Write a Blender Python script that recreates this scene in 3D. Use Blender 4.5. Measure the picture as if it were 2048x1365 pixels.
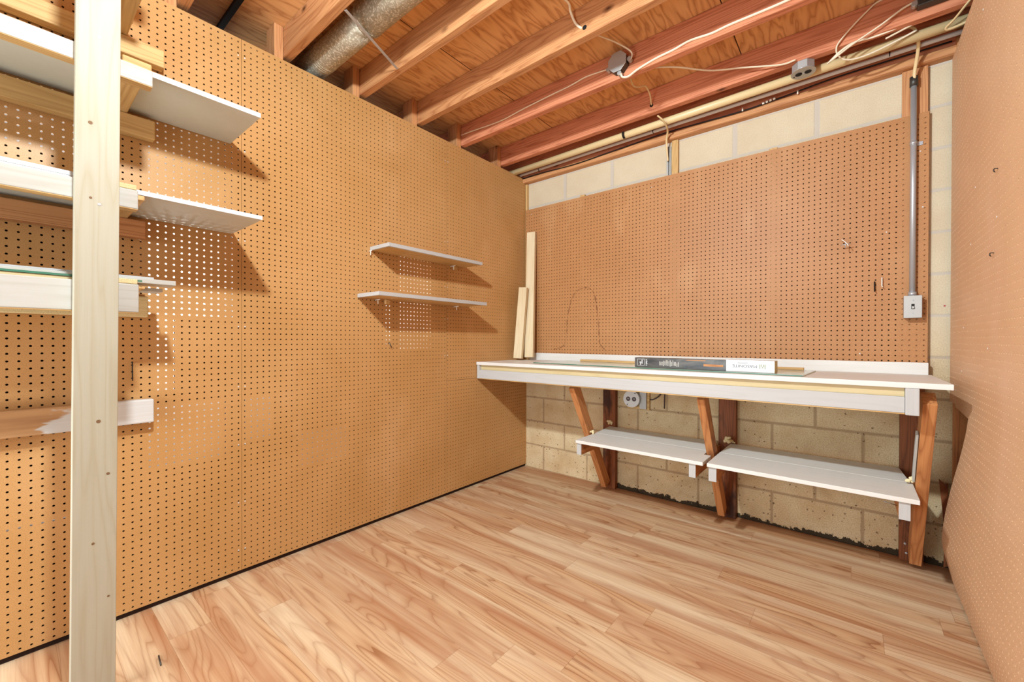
import bpy, bmesh, math, random
import numpy as np
from mathutils import Vector, Matrix

for o in list(bpy.data.objects):
    bpy.data.objects.remove(o)
SC = bpy.context.scene
COL = SC.collection

# ------------------------------------------------------------------ camera
YAW, PITCH, ROLL = 0.6775, -0.0051, 0.0024
f_ = Vector((-math.sin(YAW)*math.cos(PITCH), math.cos(YAW)*math.cos(PITCH), math.sin(PITCH)))
r_ = Vector((math.cos(YAW), math.sin(YAW), 0)); u_ = r_.cross(f_)
r2 = r_*math.cos(ROLL)+u_*math.sin(ROLL); u2 = -r_*math.sin(ROLL)+u_*math.cos(ROLL)
cam_d = bpy.data.cameras.new('camera'); cam = bpy.data.objects.new('camera', cam_d); COL.objects.link(cam)
M = Matrix(((r2.x, u2.x, -f_.x, 2.1693), (r2.y, u2.y, -f_.y, -2.7926), (r2.z, u2.z, -f_.z, 1.0735), (0, 0, 0, 1)))
cam.matrix_world = M
cam_d.sensor_width = 36; cam_d.lens = 827.1/2048*36
cam_d.shift_x = -14.9/2048; cam_d.shift_y = 3.2/2048
cam_d.clip_start = 0.02; cam_d.clip_end = 50
SC.camera = cam

# ------------------------------------------------------------------ world, lamps, exposure
SC.view_settings.view_transform = 'Standard'; SC.view_settings.look = 'None'
SC.view_settings.gamma = 1; SC.view_settings.use_curve_mapping = False
SC.view_settings.exposure = 0.42
W = bpy.data.worlds.new('world'); SC.world = W; W.use_nodes = True
W.node_tree.nodes['Background'].inputs[0].default_value = (0.95, 0.97, 1.0, 1)
W.node_tree.nodes['Background'].inputs[1].default_value = 1.05

def lamp(name, kind, loc, power, color=(1, 1, 1), size=.1, target=None, size_y=None):
    d = bpy.data.lights.new(name, kind); d.energy = power; d.color = color
    if kind == 'AREA':
        d.size = size
        if size_y: d.shape = 'RECTANGLE'; d.size_y = size_y
    else: d.shadow_soft_size = size
    o = bpy.data.objects.new(name, d); COL.objects.link(o); o.location = loc
    if target is not None:
        o.rotation_euler = (Vector(target)-Vector(loc)).to_track_quat('-Z', 'Y').to_euler()
    return o
bulb = lamp('bulb_light', 'POINT', (1.36, -2.6, 2.3), 68, (.80, .93, 1), .045)
bulb.data.use_nodes = True                       # softer, linear fall-off of the bulb
_nt = bulb.data.node_tree; _em = _nt.nodes['Emission']; _lf = _nt.nodes.new('ShaderNodeLightFalloff')
_lf.inputs['Strength'].default_value = 1.0; _lf.inputs['Smooth'].default_value = 0
_nt.links.new(_lf.outputs['Linear'], _em.inputs['Strength'])
lamp('fill_light', 'AREA', (.6, -4.0, 1.0), 45, (.82, .94, 1), 1.4, (2.4, -1.2, .9), 1.4)  # added fill behind the camera, brightens the right wall and floor

# ------------------------------------------------------------------ node helpers
def srgb(h):
    if isinstance(h, str):
        h = h.lstrip('#'); c = [int(h[i:i+2], 16)/255 for i in (0, 2, 4)]
    else: c = [v/255 for v in h]
    return tuple((v/12.92 if v <= .04045 else ((v+.055)/1.055)**2.4) for v in c)+(1,)

class NT:
    def __init__(s, name):
        s.m = bpy.data.materials.new(name); s.m.use_nodes = True
        s.t = s.m.node_tree; s.n = s.t.nodes
        s.b = s.n['Principled BSDF']
    def new(s, typ, **kw):
        n = s.n.new(typ)
        for k, v in kw.items():
            if k.startswith('i_'):
                n.inputs[k[2:].replace('_', ' ')].default_value = v
            else: setattr(n, k, v)
        return n
    def link(s, a, b): s.t.links.new(a, b)
    def val(s, x, sock):
        if isinstance(x, (int, float)): sock.default_value = x
        elif isinstance(x, (tuple, list)): sock.default_value = x
        else: s.link(x, sock)
    def math(s, op, a, b=0.0, c=None, clamp=False):
        n = s.new('ShaderNodeMath', operation=op, use_clamp=clamp)
        s.val(a, n.inputs[0]); s.val(b, n.inputs[1])
        if c is not None: s.val(c, n.inputs[2])
        return n.outputs[0]
    def vmath(s, op, a, b):
        n = s.new('ShaderNodeVectorMath', operation=op); s.val(a, n.inputs[0]); s.val(b, n.inputs[1]); return n.outputs[0]
    def mix(s, fac, a, b, mode='MIX'):
        n = s.new('ShaderNodeMix', data_type='RGBA', blend_type=mode)
        s.val(fac, n.inputs['Factor']); s.val(a, n.inputs[6]); s.val(b, n.inputs[7]); return n.outputs[2]
    def noise(s, vec, scale=1, detail=2, rough=.5, dist=0, out='Fac'):
        n = s.new('ShaderNodeTexNoise'); s.val(vec, n.inputs['Vector'])
        n.inputs['Scale'].default_value = scale; n.inputs['Detail'].default_value = detail
        n.inputs['Roughness'].default_value = rough; n.inputs['Distortion'].default_value = dist
        return n.outputs[out]
    def ramp(s, fac, stops):
        n = s.new('ShaderNodeValToRGB'); e = n.color_ramp.elements
        while len(e) < len(stops): e.new(.5)
        for i, (p, c) in enumerate(stops):
            e[i].position = p
            e[i].color = c if not isinstance(c, (int, float)) else (c, c, c, 1)
        s.val(fac, n.inputs[0]); return n.outputs[0]
    def map(s, vec, scale=(1, 1, 1), loc=(0, 0, 0)):
        n = s.new('ShaderNodeMapping'); s.val(vec, n.inputs[0]); n.inputs['Scale'].default_value = scale
        n.inputs['Location'].default_value = loc; return n.outputs[0]
    def bump(s, h, strength=.3, dist=.002):
        n = s.new('ShaderNodeBump'); n.inputs['Strength'].default_value = strength; n.inputs['Distance'].default_value = dist
        s.val(h, n.inputs['Height']); s.link(n.outputs[0], s.b.inputs['Normal'])
    def base(s, c): s.val(c, s.b.inputs['Base Color'])
    def rough(s, v): s.val(v, s.b.inputs['Roughness'])

def plain(name, col, rough=.5, metal=0, spec=.5):
    t = NT(name); t.base(srgb(col)); t.rough(rough); t.b.inputs['Metallic'].default_value = metal
    t.b.inputs['Specular IOR Level'].default_value = spec
    # a faint mottling so that no surface is dead flat
    co = t.new('ShaderNodeTexCoord').outputs['Object']
    n = t.noise(co, 35, 3, .6)
    c = t.mix(t.math('MULTIPLY', n, .25), srgb(col), tuple(v*.72 for v in srgb(col)[:3])+(1,))
    t.base(c)
    return t.m

def wood(name, axis, light, dark, ring=14, knots=0.0, rough=.62, fibre=.25, ringamt=.5, stain=None, acr=13, alg=.8, bump=.15):
    """timber whose grain runs along the given local axis ('x','y','z')"""
    t = NT(name)
    co = t.new('ShaderNodeTexCoord').outputs['Object']
    rnd = t.new('ShaderNodeObjectInfo').outputs['Random']
    off = t.new('ShaderNodeCombineXYZ')
    for i in range(3): t.val(t.math('MULTIPLY', rnd, (31.7, 17.3, 53.1)[i]), off.inputs[i])
    co = t.vmath('ADD', co, off.outputs[0])
    i = 'xyz'.index(axis)
    sc = [acr, acr, acr]; sc[i] = alg
    big = t.noise(t.map(co, tuple(sc)), 1, 2, .5, .2)
    bands = t.math('FRACT', t.math('MULTIPLY', big, ring))
    tri = t.math('ABSOLUTE', t.math('SUBTRACT', bands, .45))
    tri = t.math('MULTIPLY', tri, 2, clamp=True)
    sc2 = [260, 260, 260]; sc2[i] = 5
    fib = t.noise(t.map(co, tuple(sc2)), 1, 3, .6)
    sc3 = [3, 3, 3]; sc3[i] = .8
    pat = t.noise(t.map(co, tuple(sc3)), 1, 2, .5)
    m = t.math('MULTIPLY', t.math('POWER', tri, 2.2), ringamt)
    m = t.math('ADD', m, t.math('MULTIPLY', t.math('SUBTRACT', fib, .5), fibre*2))
    m = t.math('ADD', m, t.math('MULTIPLY', t.math('SUBTRACT', pat, .5), .7))
    m = t.math('ADD', m, .12, clamp=True)
    c = t.mix(m, srgb(light), srgb(dark))
    if stain:
        sc4 = [7, 7, 7]; sc4[i] = 3
        st = t.noise(t.map(co, tuple(sc4)), 1, 4, .6)
        c = t.mix(t.ramp(st, [(.55, 0.0), (.68, .85)]), c, srgb(stain))
    if knots:
        v = t.new('ShaderNodeTexVoronoi'); v.inputs['Randomness'].default_value = 1
        sc5 = [9, 9, 9]; sc5[i] = 4.5
        t.val(t.map(co, tuple(sc5)), v.inputs['Vector']); v.inputs['Scale'].default_value = 1
        rn = t.new('ShaderNodeSeparateColor'); t.link(v.outputs['Color'], rn.inputs[0])
        gate = t.math('GREATER_THAN', rn.outputs[0], 1-knots)
        k = t.ramp(v.outputs['Distance'], [(.03, 1.0), (.06, .75), (.1, .45), (.16, 0.0)])
        c = t.mix(t.math('MULTIPLY', k, gate), c, tuple(x*.32 for x in srgb(dark)[:3])+(1,))
    t.base(c); t.rough(rough); t.b.inputs['Specular IOR Level'].default_value = .3
    t.bump(fib, bump, .001)
    return t.m

M_ = {}
def mats():
    for a in 'xyz':
        M_['pine_'+a] = wood('pine_'+a, a, '#d2ac74', '#a97d45', 12, .35)
        M_['paleboard_'+a] = wood('whitewashed_pine_'+a, a, '#bcbab3', '#a9a294', 12, .3, .6, .15, .4)
        M_['post_'+a] = wood('pale_post_pine_'+a, a, '#b4ae9c', '#a39676', 10, .0, .6, .15, .35)
        M_['lightpine_'+a] = wood('light_pine_'+a, a, '#dcc9a6', '#c5aa7c', 10, .3, .6, .15, .4)
        M_['fir_'+a] = wood('fir_'+a, a, '#cb9261', '#93552f', 14, .5)
        M_['redfir_'+a] = wood('red_fir_'+a, a, '#d48a64', '#8f4427', 14, .5)
        M_['white_'+a] = wood('white_painted_wood_'+a, a, '#bbbab8', '#aca8a2', 10, 0, .45, .08, .25, bump=.05)
        M_['bright_'+a] = wood('bright_white_painted_wood_'+a, a, '#dfdcd6', '#cfc9be', 10, 0, .5, .08, .25, bump=.05)  # lighter copy of the white, lifted where the light falls weakly
        M_['oldstud_'+a] = wood('dark_old_timber_'+a, a, '#8a4f2b', '#4d2713', 14, .4, stain='#2a140b')
        M_['brace_'+a] = wood('orange_fir_'+a, a, '#c98a55', '#8c4e28', 12, .5, stain='#7d4526')
        M_['cream_'+a] = wood('cream_painted_wood_'+a, a, '#ccb98e', '#b89e6c', 10, 0, .5, .1, .3)
        M_['osb_'+a] = wood('chipboard_'+a, a, '#e0cf9f', '#ab8a52', 30, .6, .8, .5, .6, acr=40, alg=30)
    M_['melamine'] = plain('grey_melamine', '#cdccc0', .65)
    M_['melamine_edge'] = plain('white_laminate_edge', '#d6d6d6', .35)
    M_['galv'] = None
    M_['steel'] = plain('grey_steel', '#b8b8ba', .4, .5)
    M_['darksteel'] = plain('dark_steel', '#4b4742', .45, .6)
    M_['zinc'] = plain('zinc_box', '#b5b4b0', .45, .55)
    M_['cable'] = plain('cream_cable_sheath', '#ecdcc0', .45)
    M_['cableold'] = plain('tan_cable_sheath', '#dbbf8e', .5)
    M_['black'] = plain('black_plastic', '#191512', .7, spec=.25)
    M_['brown'] = plain('brown_bakelite', '#3a2020', .4)
    M_['whiteplastic'] = plain('white_plastic', '#d4d3d1', .35)
    M_['pvc'] = plain('tan_plastic_pipe', '#dfc593', .4)
    M_['greypipe'] = plain('pale_grey_plastic_pipe', '#c9bfb8', .4)
    M_['whitewire'] = plain('white_coated_wire', '#eee8dc', .4)
    M_['knot'] = plain('brown_knot', '#7a5b3a', .7)
    M_['foam'] = plain('cream_foam', '#e9d7a8', .9)
    M_['backing'] = plain('white_next_room_wall', '#ffffff', .8)
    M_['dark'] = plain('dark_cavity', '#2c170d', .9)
    M_['card'] = plain('cardboard', '#cdb98d', .8)
    M_['ink'] = plain('grey_printing_ink', '#6f7276', .6)
    M_['greenink'] = plain('green_printing_ink', '#7c8a4a', .6)
    M_['boxwhite'] = plain('white_carton', '#d8d8d8', .4)
    M_['blackprint'] = None
    # galvanised duct
    t = NT('galvanised_steel'); co = t.new('ShaderNodeTexCoord').outputs['Object']
    v = t.new('ShaderNodeTexVoronoi'); t.val(t.map(co, (60, 60, 60)), v.inputs['Vector']); v.inputs['Scale'].default_value = 1
    c = t.mix(t.noise(co, 9, 4, .7), srgb('#c9bda6'), srgb('#766a55'))
    c = t.mix(t.ramp(t.noise(co, 110, 3, .7), [(.5, 0.0), (.62, .8)]), c, srgb('#e6dcc8'))
    t.base(c); t.rough(.5); t.b.inputs['Metallic'].default_value = .25; t.bump(v.outputs['Distance'], .1)
    M_['galv'] = t.m
    # carton, black printed
    t = NT('black_printed_carton'); co = t.new('ShaderNodeTexCoord').outputs['Object']
    c = t.mix(t.ramp(t.noise(t.map(co, (9, 30, 30)), 1, 4, .6, .8), [(.35, 0.0), (.75, 1.0)]), srgb('#2c2a2b'), srgb('#6d675f'))
    t.base(c); t.rough(.35); M_['blackprint'] = t.m
    # glass panes
    t = NT('pale_green_glass'); t.base(srgb('#c6cdb9')); t.rough(.15)
    t.b.inputs['Transmission Weight'].default_value = .12; t.b.inputs['IOR'].default_value = 1.3
    M_['glass'] = t.m
    t = NT('dark_green_glass_edge'); t.base(srgb('#4c7a64')); t.rough(.1); M_['glassedge'] = t.m
mats()

def pegmat(name, c1, c2, rough=.42, cloud=None):
    t = NT(name)
    g = t.new('ShaderNodeNewGeometry').outputs['Position']
    big = t.noise(g, 1.6, 4, .6, .4)
    sp = t.noise(g, 320, 2, .7)
    c = t.mix(t.ramp(big, [(.3, 0.0), (.72, 1.0)]), srgb(c1), srgb(c2))
    c = t.mix(t.math('MULTIPLY', t.ramp(sp, [(.42, 0.0), (.7, 1.0)]), .35), c, srgb('#7c4c22'))
    pale = t.ramp(t.noise(t.map(g, (2.5, 2.5, 1.2)), 1, 3, .6), [(.58, 0.0), (.75, .35)])
    c = t.mix(pale, c, srgb(cloud or '#d6ab7c'))
    t.base(c); t.rough(rough); t.b.inputs['Specular IOR Level'].default_value = .3
    t.bump(sp, .06, .001)
    return t.m
PEG_L = pegmat('hardboard_golden', '#ca9a64', '#b98850')
PEG_B = pegmat('hardboard_orange', '#bb8657', '#ae794b', .5)
PEG_R = pegmat('hardboard_pinkish', '#dbaf88', '#d2a47d', .5, '#d8ad90')

# laminate floor ----------------------------------------------------------
def floor_mat():
    t = NT('laminate_floor')
    g = t.new('ShaderNodeNewGeometry').outputs['Position']
    s = t.new('ShaderNodeSeparateXYZ'); t.link(g, s.inputs[0])
    x, y = s.outputs[0], s.outputs[1]
    rw = .127
    yy = t.math('DIVIDE', t.math('ADD', y, 1.16+rw*40), rw)
    row = t.math('FLOOR', yy)
    wn = t.new('ShaderNodeTexWhiteNoise', noise_dimensions='1D'); t.val(row, wn.inputs['W'])
    L = 1.2
    xx = t.math('ADD', t.math('DIVIDE', x, L), t.math('MULTIPLY', wn.outputs['Value'], 7.3))
    colm = t.math('FLOOR', xx)
    idn = t.new('ShaderNodeTexWhiteNoise', noise_dimensions='2D')
    cv = t.new('ShaderNodeCombineXYZ'); t.val(row, cv.inputs[0]); t.val(colm, cv.inputs[1]); t.link(cv.outputs[0], idn.inputs['Vector'])
    pid = idn.outputs['Value']
    # grain
    gv = t.new('ShaderNodeCombineXYZ')
    t.val(t.math('ADD', t.math('MULTIPLY', x, .85), t.math('MULTIPLY', pid, 91)), gv.inputs[0])
    t.val(t.math('ADD', t.math('MULTIPLY', y, 7.5), t.math('MULTIPLY', pid, 37)), gv.inputs[1])
    n1 = t.noise(gv.outputs[0], 1, 1.6, .42, .55)
    bands = t.math('FRACT', t.math('MULTIPLY', n1, 17))
    tri = t.math('POWER', t.math('MULTIPLY', t.math('ABSOLUTE', t.math('SUBTRACT', bands, .42)), 1.8, clamp=True), 2.6)
    soft = t.ramp(t.noise(t.map(gv.outputs[0], (1, 1, 1), (5, 3, 0)), .9, 2, .5, .3), [(.38, 0.0), (.66, 1.0)])
    fv = t.new('ShaderNodeCombineXYZ'); t.val(t.math('MULTIPLY', x, 5), fv.inputs[0]); t.val(t.math('MULTIPLY', y, 210), fv.inputs[1])
    fib = t.noise(fv.outputs[0], 1, 3, .65)
    base = t.mix(soft, srgb('#d7c1a0'), srgb('#c5a17a'))
    base = t.mix(t.math('MULTIPLY', pid, .28), base, srgb('#c08a5c'))
    amt = t.math('MULTIPLY', tri, t.math('ADD', t.math('MULTIPLY', soft, .6), .16))
    c = t.mix(amt, base, srgb('#7d4423'))
    c = t.mix(t.math('MULTIPLY', t.ramp(fib, [(.35, 0.0), (.7, 1.0)]), .28), c, srgb('#92603a'))
    sv = t.new('ShaderNodeCombineXYZ'); t.val(t.math('ADD', t.math('MULTIPLY', x, .32), t.math('MULTIPLY', pid, 1.3)), sv.inputs[0]); t.val(t.math('MULTIPLY', y, 11), sv.inputs[1])
    streak = t.ramp(t.noise(sv.outputs[0], 1, 3.5, .55, .15), [(.44, 0.0), (.68, 1.0)])
    c = t.mix(t.math('MULTIPLY', streak, .75), c, srgb('#9a5f3a'))
    # seams
    fy = t.math('FRACT', yy); sy = t.math('LESS_THAN', t.math('MINIMUM', fy, t.math('SUBTRACT', 1, fy)), .006)
    fx = t.math('FRACT', xx); sx = t.math('LESS_THAN', t.math('MINIMUM', fx, t.math('SUBTRACT', 1, fx)), .0008)
    seam = t.math('MAXIMUM', sx, sy)
    c = t.mix(t.math('MULTIPLY', seam, .4), c, srgb('#7a4a2a'))
    t.base(c); t.rough(.42); t.b.inputs['Specular IOR Level'].default_value = .35
    t.bump(t.math('SUBTRACT', fib, seam), .08, .001)
    return t.m

# concrete block wall ------------------------------------------------------
def block_mat():
    t = NT('concrete_block')
    g = t.new('ShaderNodeNewGeometry').outputs['Position']
    s = t.new('ShaderNodeSeparateXYZ'); t.link(g, s.inputs[0]); x, z = s.outputs[0], s.outputs[2]
    H, Lb = .2, .407
    zz = t.math('DIVIDE', t.math('SUBTRACT', z, -.003), H); row = t.math('FLOOR', zz)
    odd = t.math('MODULO', t.math('ADD', row, 100), 2)
    xx = t.math('ADD', t.math('DIVIDE', t.math('SUBTRACT', x, .385), Lb), t.math('MULTIPLY', t.math('SUBTRACT', 1, odd), .5))
    fx = t.math('FRACT', xx); fz = t.math('FRACT', zz)
    wob = t.math('MULTIPLY', t.math('SUBTRACT', t.noise(g, 14, 3, .6), .5), .008)
    dx = t.math('MULTIPLY', t.math('MINIMUM', fx, t.math('SUBTRACT', 1, fx)), Lb)
    dz = t.math('MULTIPLY', t.math('MINIMUM', fz, t.math('SUBTRACT', 1, fz)), H)
    up = t.ramp(z, [(0.0, 0.0), (1.0, 1.0)])
    wid = t.math('ADD', t.math('MULTIPLY', t.math('GREATER_THAN', z, 1.99), .010), .0055)
    d = t.math('ADD', t.math('MINIMUM', t.math('SUBTRACT', dx, t.math('MULTIPLY', t.math('GREATER_THAN', z, 1.99), .006)), dz), wob)
    mort = t.math('SUBTRACT', 1, t.math('DIVIDE', t.math('SUBTRACT', d, .0038), .006), clamp=True)
    # body
    n = t.noise(g, 190, 4, .75)
    blotch = t.noise(g, 5, 4, .6)
    c = t.mix(t.ramp(blotch, [(.35, 0.0), (.7, 1.0)]), srgb('#dcc8a2'), srgb('#c8aa80'))
    c = t.mix(t.math('MULTIPLY', t.ramp(n, [(.44, 0.0), (.62, 1.0)]), .55), c, srgb('#94714a'))
    # the top courses are paler and greyer, the low ones brown and pitted
    pale = t.ramp(t.math('DIVIDE', t.math('ADD', z, t.math('MULTIPLY', blotch, .3)), 2.4), [(.4, 0.0), (.55, 1.0)])
    c = t.mix(t.math('MULTIPLY', pale, .6), c, srgb('#cbbfa8'))
    pv = t.new('ShaderNodeTexVoronoi'); t.val(t.vmath('ADD', g, t.vmath('MULTIPLY', t.noise(g, 55, 3, .7, out='Color'), (.022, .022, .022))), pv.inputs['Vector']); pv.inputs['Scale'].default_value = 38
    sepc = t.new('ShaderNodeSeparateColor'); t.link(pv.outputs['Color'], sepc.inputs[0])
    low = t.math('SUBTRACT', 1, t.math('DIVIDE', z, 1.1), clamp=True)
    pit = t.math('MULTIPLY', t.math('LESS_THAN', pv.outputs['Distance'], .17), t.math('GREATER_THAN', sepc.outputs[0], t.math('SUBTRACT', 1.0, t.math('MULTIPLY', low, .62))))
    c = t.mix(t.math('MULTIPLY', mort, .65), c, t.mix(pale, srgb('#93775a'), srgb('#b9b1a9')))
    stainn = t.ramp(t.noise(t.map(g, (2.2, 2, 2.6)), 1, 4, .6, .6), [(.52, 0.0), (.7, 1.0)])
    c = t.mix(t.math('MULTIPLY', t.math('MULTIPLY', stainn, low), .38), c, srgb('#7d6038'))
    c = t.mix(t.math('MULTIPLY', pit, .7), c, srgb('#4a2f17'))
    # black growth hugging the floor
    edge = t.math('SUBTRACT', t.math('MULTIPLY', t.noise(t.map(g, (3.3, 4, 0), (.4, 0, 0)), 1, 4, .7, .5), .10), .026)
    rag = t.math('MULTIPLY', t.math('SUBTRACT', t.noise(g, 45, 4, .75), .5), .07)
    grime = t.math('MULTIPLY', t.math('LESS_THAN', t.math('ADD', z, rag), edge), t.math('GREATER_THAN', x, .8))
    c = t.mix(t.math('MULTIPLY', grime, .93), c, srgb('#160b05'))
    t.base(c); t.rough(.9); t.b.inputs['Specular IOR Level'].default_value = .15
    h = t.math('SUBTRACT', t.math('SUBTRACT', t.math('MULTIPLY', n, .5), t.math('MULTIPLY', mort, 1.2)), t.math('MULTIPLY', pit, .8))
    t.bump(h, .5, .003)
    return t.m

def ply_mat():
    t = NT('plywood_subfloor')
    g = t.new('ShaderNodeNewGeometry').outputs['Position']
    s = t.new('ShaderNodeSeparateXYZ'); t.link(g, s.inputs[0]); x, y = s.outputs[0], s.outputs[1]
    pid = t.math('FLOOR', t.math('DIVIDE', t.math('SUBTRACT', x, .48), 1.22))
    co = t.new('ShaderNodeCombineXYZ'); t.val(t.math('ADD', t.math('MULTIPLY', x, 6.5), t.math('MULTIPLY', pid, 13)), co.inputs[0]); t.val(t.math('MULTIPLY', y, 1.1), co.inputs[1])
    n1 = t.noise(co.outputs[0], 1, 3.5, .55, .15)
    bands = t.math('FRACT', t.math('MULTIPLY', n1, 11))
    tri = t.math('POWER', t.math('MULTIPLY', t.math('ABSOLUTE', t.math('SUBTRACT', bands, .4)), 1.8, clamp=True), 1.6)
    fib = t.noise(t.map(g, (120, 6, 1)), 1, 3, .6)
    c = t.mix(t.noise(co.outputs[0], .5, 2, .5), srgb('#efbf86'), srgb('#e2a468'))
    c = t.mix(t.math('MULTIPLY', tri, .6), c, srgb('#a05c2c'))
    c = t.mix(t.math('MULTIPLY', fib, .2), c, srgb('#a0683a'))
    fx = t.math('FRACT', t.math('DIVIDE', t.math('SUBTRACT', x, .48), 1.22))
    seam = t.math('LESS_THAN', t.math('MINIMUM', fx, t.math('SUBTRACT', 1, fx)), .002)
    c = t.mix(seam, c, srgb('#3a1c0c'))
    t.base(c); t.rough(.7); t.b.inputs['Specular IOR Level'].default_value = .2
    return t.m

# ------------------------------------------------------------------ mesh helpers
def link(o, parent=None):
    COL.objects.link(o)
    if parent is not None:
        o.parent = parent
        o.matrix_parent_inverse = Matrix.Translation(parent.location).inverted() if parent.parent is None else (Matrix.Translation(parent.matrix_basis.translation).inverted())
    return o
def tag(o, label=None, cat=None, group=None, kind=None):
    if label: o['label'] = label
    if cat: o['category'] = cat
    if group: o['group'] = group
    if kind: o['kind'] = kind
    return o
def thing(name, loc, label, cat, group=None):
    o = bpy.data.objects.new(name, None); o.location = loc; o.empty_display_size = .05
    COL.objects.link(o); return tag(o, label, cat, group)
def finish(name, bm, mat, loc=(0, 0, 0), parent=None, bevel=0, smooth=False, rot=None):
    """bm is in coordinates relative to loc (world position of the origin)"""
    me = bpy.data.meshes.new(name); bmesh.ops.recalc_face_normals(bm, faces=bm.faces)
    bm.to_mesh(me); bm.free()
    for m in (mat if isinstance(mat, (list, tuple)) else [mat]): me.materials.append(m)
    if smooth:
        for p in me.polygons: p.use_smooth = True
    o = bpy.data.objects.new(name, me)
    base = Vector(loc)
    if parent is not None:
        q = parent; acc = Vector((0, 0, 0))
        while q is not None: acc += q.location; q = q.parent
        o.parent = parent; o.location = base-acc
    else: o.location = base
    if rot: o.rotation_euler = rot
    COL.objects.link(o)
    if bevel:
        b = o.modifiers.new('bevel', 'BEVEL'); b.width = bevel; b.segments = 2; b.limit_method = 'ANGLE'; b.angle_limit = math.radians(40)
    return o
def box(name, x0, x1, y0, y1, z0, z1, mat, parent=None, bevel=.0015, rot=None):
    c = Vector(((x0+x1)/2, (y0+y1)/2, (z0+z1)/2)); h = Vector((x1-x0, y1-y0, z1-z0))/2
    bm = bmesh.new(); bmesh.ops.create_cube(bm, size=1)
    for v in bm.verts: v.co = Vector((v.co.x*2*h.x, v.co.y*2*h.y, v.co.z*2*h.z))
    return finish(name, bm, mat, c, parent, bevel, rot=rot)
def beam(name, p0, p1, w, t, mat, parent=None, wdir=None, bevel=.0015):
    """rectangular member from p0 to p1; local z along the member, width w along wdir, thickness t"""
    p0, p1 = Vector(p0), Vector(p1); d = p1-p0; L = d.length; d.normalize()
    wd = Vector(wdir or (1, 0, 0)); wd = (wd-d*wd.dot(d)).normalized(); td = d.cross(wd)
    bm = bmesh.new(); bmesh.ops.create_cube(bm, size=1)
    for v in bm.verts: v.co = Vector((v.co.x*w, v.co.y*t, v.co.z*L))
    R = Matrix((wd, td, d)).transposed()
    return finish(name, bm, mat, (p0+p1)/2, parent, bevel, rot=R.to_euler())
def smoothpath(pts, n=8):
    P = [Vector(p) for p in pts]
    if len(P) < 3: return P
    Q = [P[0]*2-P[1]]+P+[P[-1]*2-P[-2]]; out = []
    for i in range(1, len(Q)-2):
        a, b, c, d = Q[i-1], Q[i], Q[i+1], Q[i+2]
        for k in range(n):
            t = k/n
            out.append(.5*((2*b)+(c-a)*t+(2*a-5*b+4*c-d)*t*t+(3*b-a-3*c+d)*t**3))
    out.append(P[-1]); return out
def tube_bm(bm, path, r, seg=10, flat=1.0, cap=True):
    prev = None; rings = []
    N = len(path)
    for i, p in enumerate(path):
        d = (path[min(i+1, N-1)]-path[max(i-1, 0)]).normalized()
        if prev is None:
            a = Vector((0, 0, 1)) if abs(d.z) < .9 else Vector((0, 1, 0)); s = d.cross(a).normalized()
        else: s = (prev-d*prev.dot(d)).normalized()
        prev = s; u = d.cross(s); rr = r[i] if isinstance(r, (list, tuple)) else r
        rings.append([bm.verts.new(p+s*math.cos(2*math.pi*k/seg)*rr+u*math.sin(2*math.pi*k/seg)*rr*flat) for k in range(seg)])
    for a, b in zip(rings, rings[1:]):
        for k in range(seg): bm.faces.new((a[k], a[(k+1) % seg], b[(k+1) % seg], b[k]))
    if cap:
        bm.faces.new(rings[0][::-1]); bm.faces.new(rings[-1])
def tube(name, pts, r, mat, parent=None, seg=10, flat=1.0, smooth_n=8):
    path = smoothpath(pts, smooth_n) if smooth_n else [Vector(p) for p in pts]
    o0 = path[0].copy(); path = [p-o0 for p in path]
    bm = bmesh.new(); tube_bm(bm, path, r, seg, flat)
    return finish(name, bm, mat, o0, parent, smooth=True)
def prism(name, poly, axis, a0, a1, mat, parent=None, bevel=.001):
    """outline poly (2-D) extruded along axis between a0 and a1; 2-D order: x->(y,z), y->(x,z), z->(x,y)"""
    cx = sum(p[0] for p in poly)/len(poly); cy = sum(p[1] for p in poly)/len(poly); ca = (a0+a1)/2
    def mk(p, a):
        u, v = p[0]-cx, p[1]-cy; a -= ca
        return {'x': (a, u, v), 'y': (u, a, v), 'z': (u, v, a)}[axis]
    bm = bmesh.new()
    A = [bm.verts.new(mk(p, a0)) for p in poly]; B = [bm.verts.new(mk(p, a1)) for p in poly]
    bm.faces.new(A); bm.faces.new(B[::-1])
    for i in range(len(poly)):
        j = (i+1) % len(poly); bm.faces.new((A[i], B[i], B[j], A[j]))
    loc = {'x': (ca, cx, cy), 'y': (cx, ca, cy), 'z': (cx, cy, ca)}[axis]
    return finish(name, bm, mat, loc, parent, bevel)
def disc(c, r, n=24, a0=0): return [(c[0]+r*math.cos(a0+2*math.pi*k/n), c[1]+r*math.sin(a0+2*math.pi*k/n)) for k in range(n)]

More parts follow.
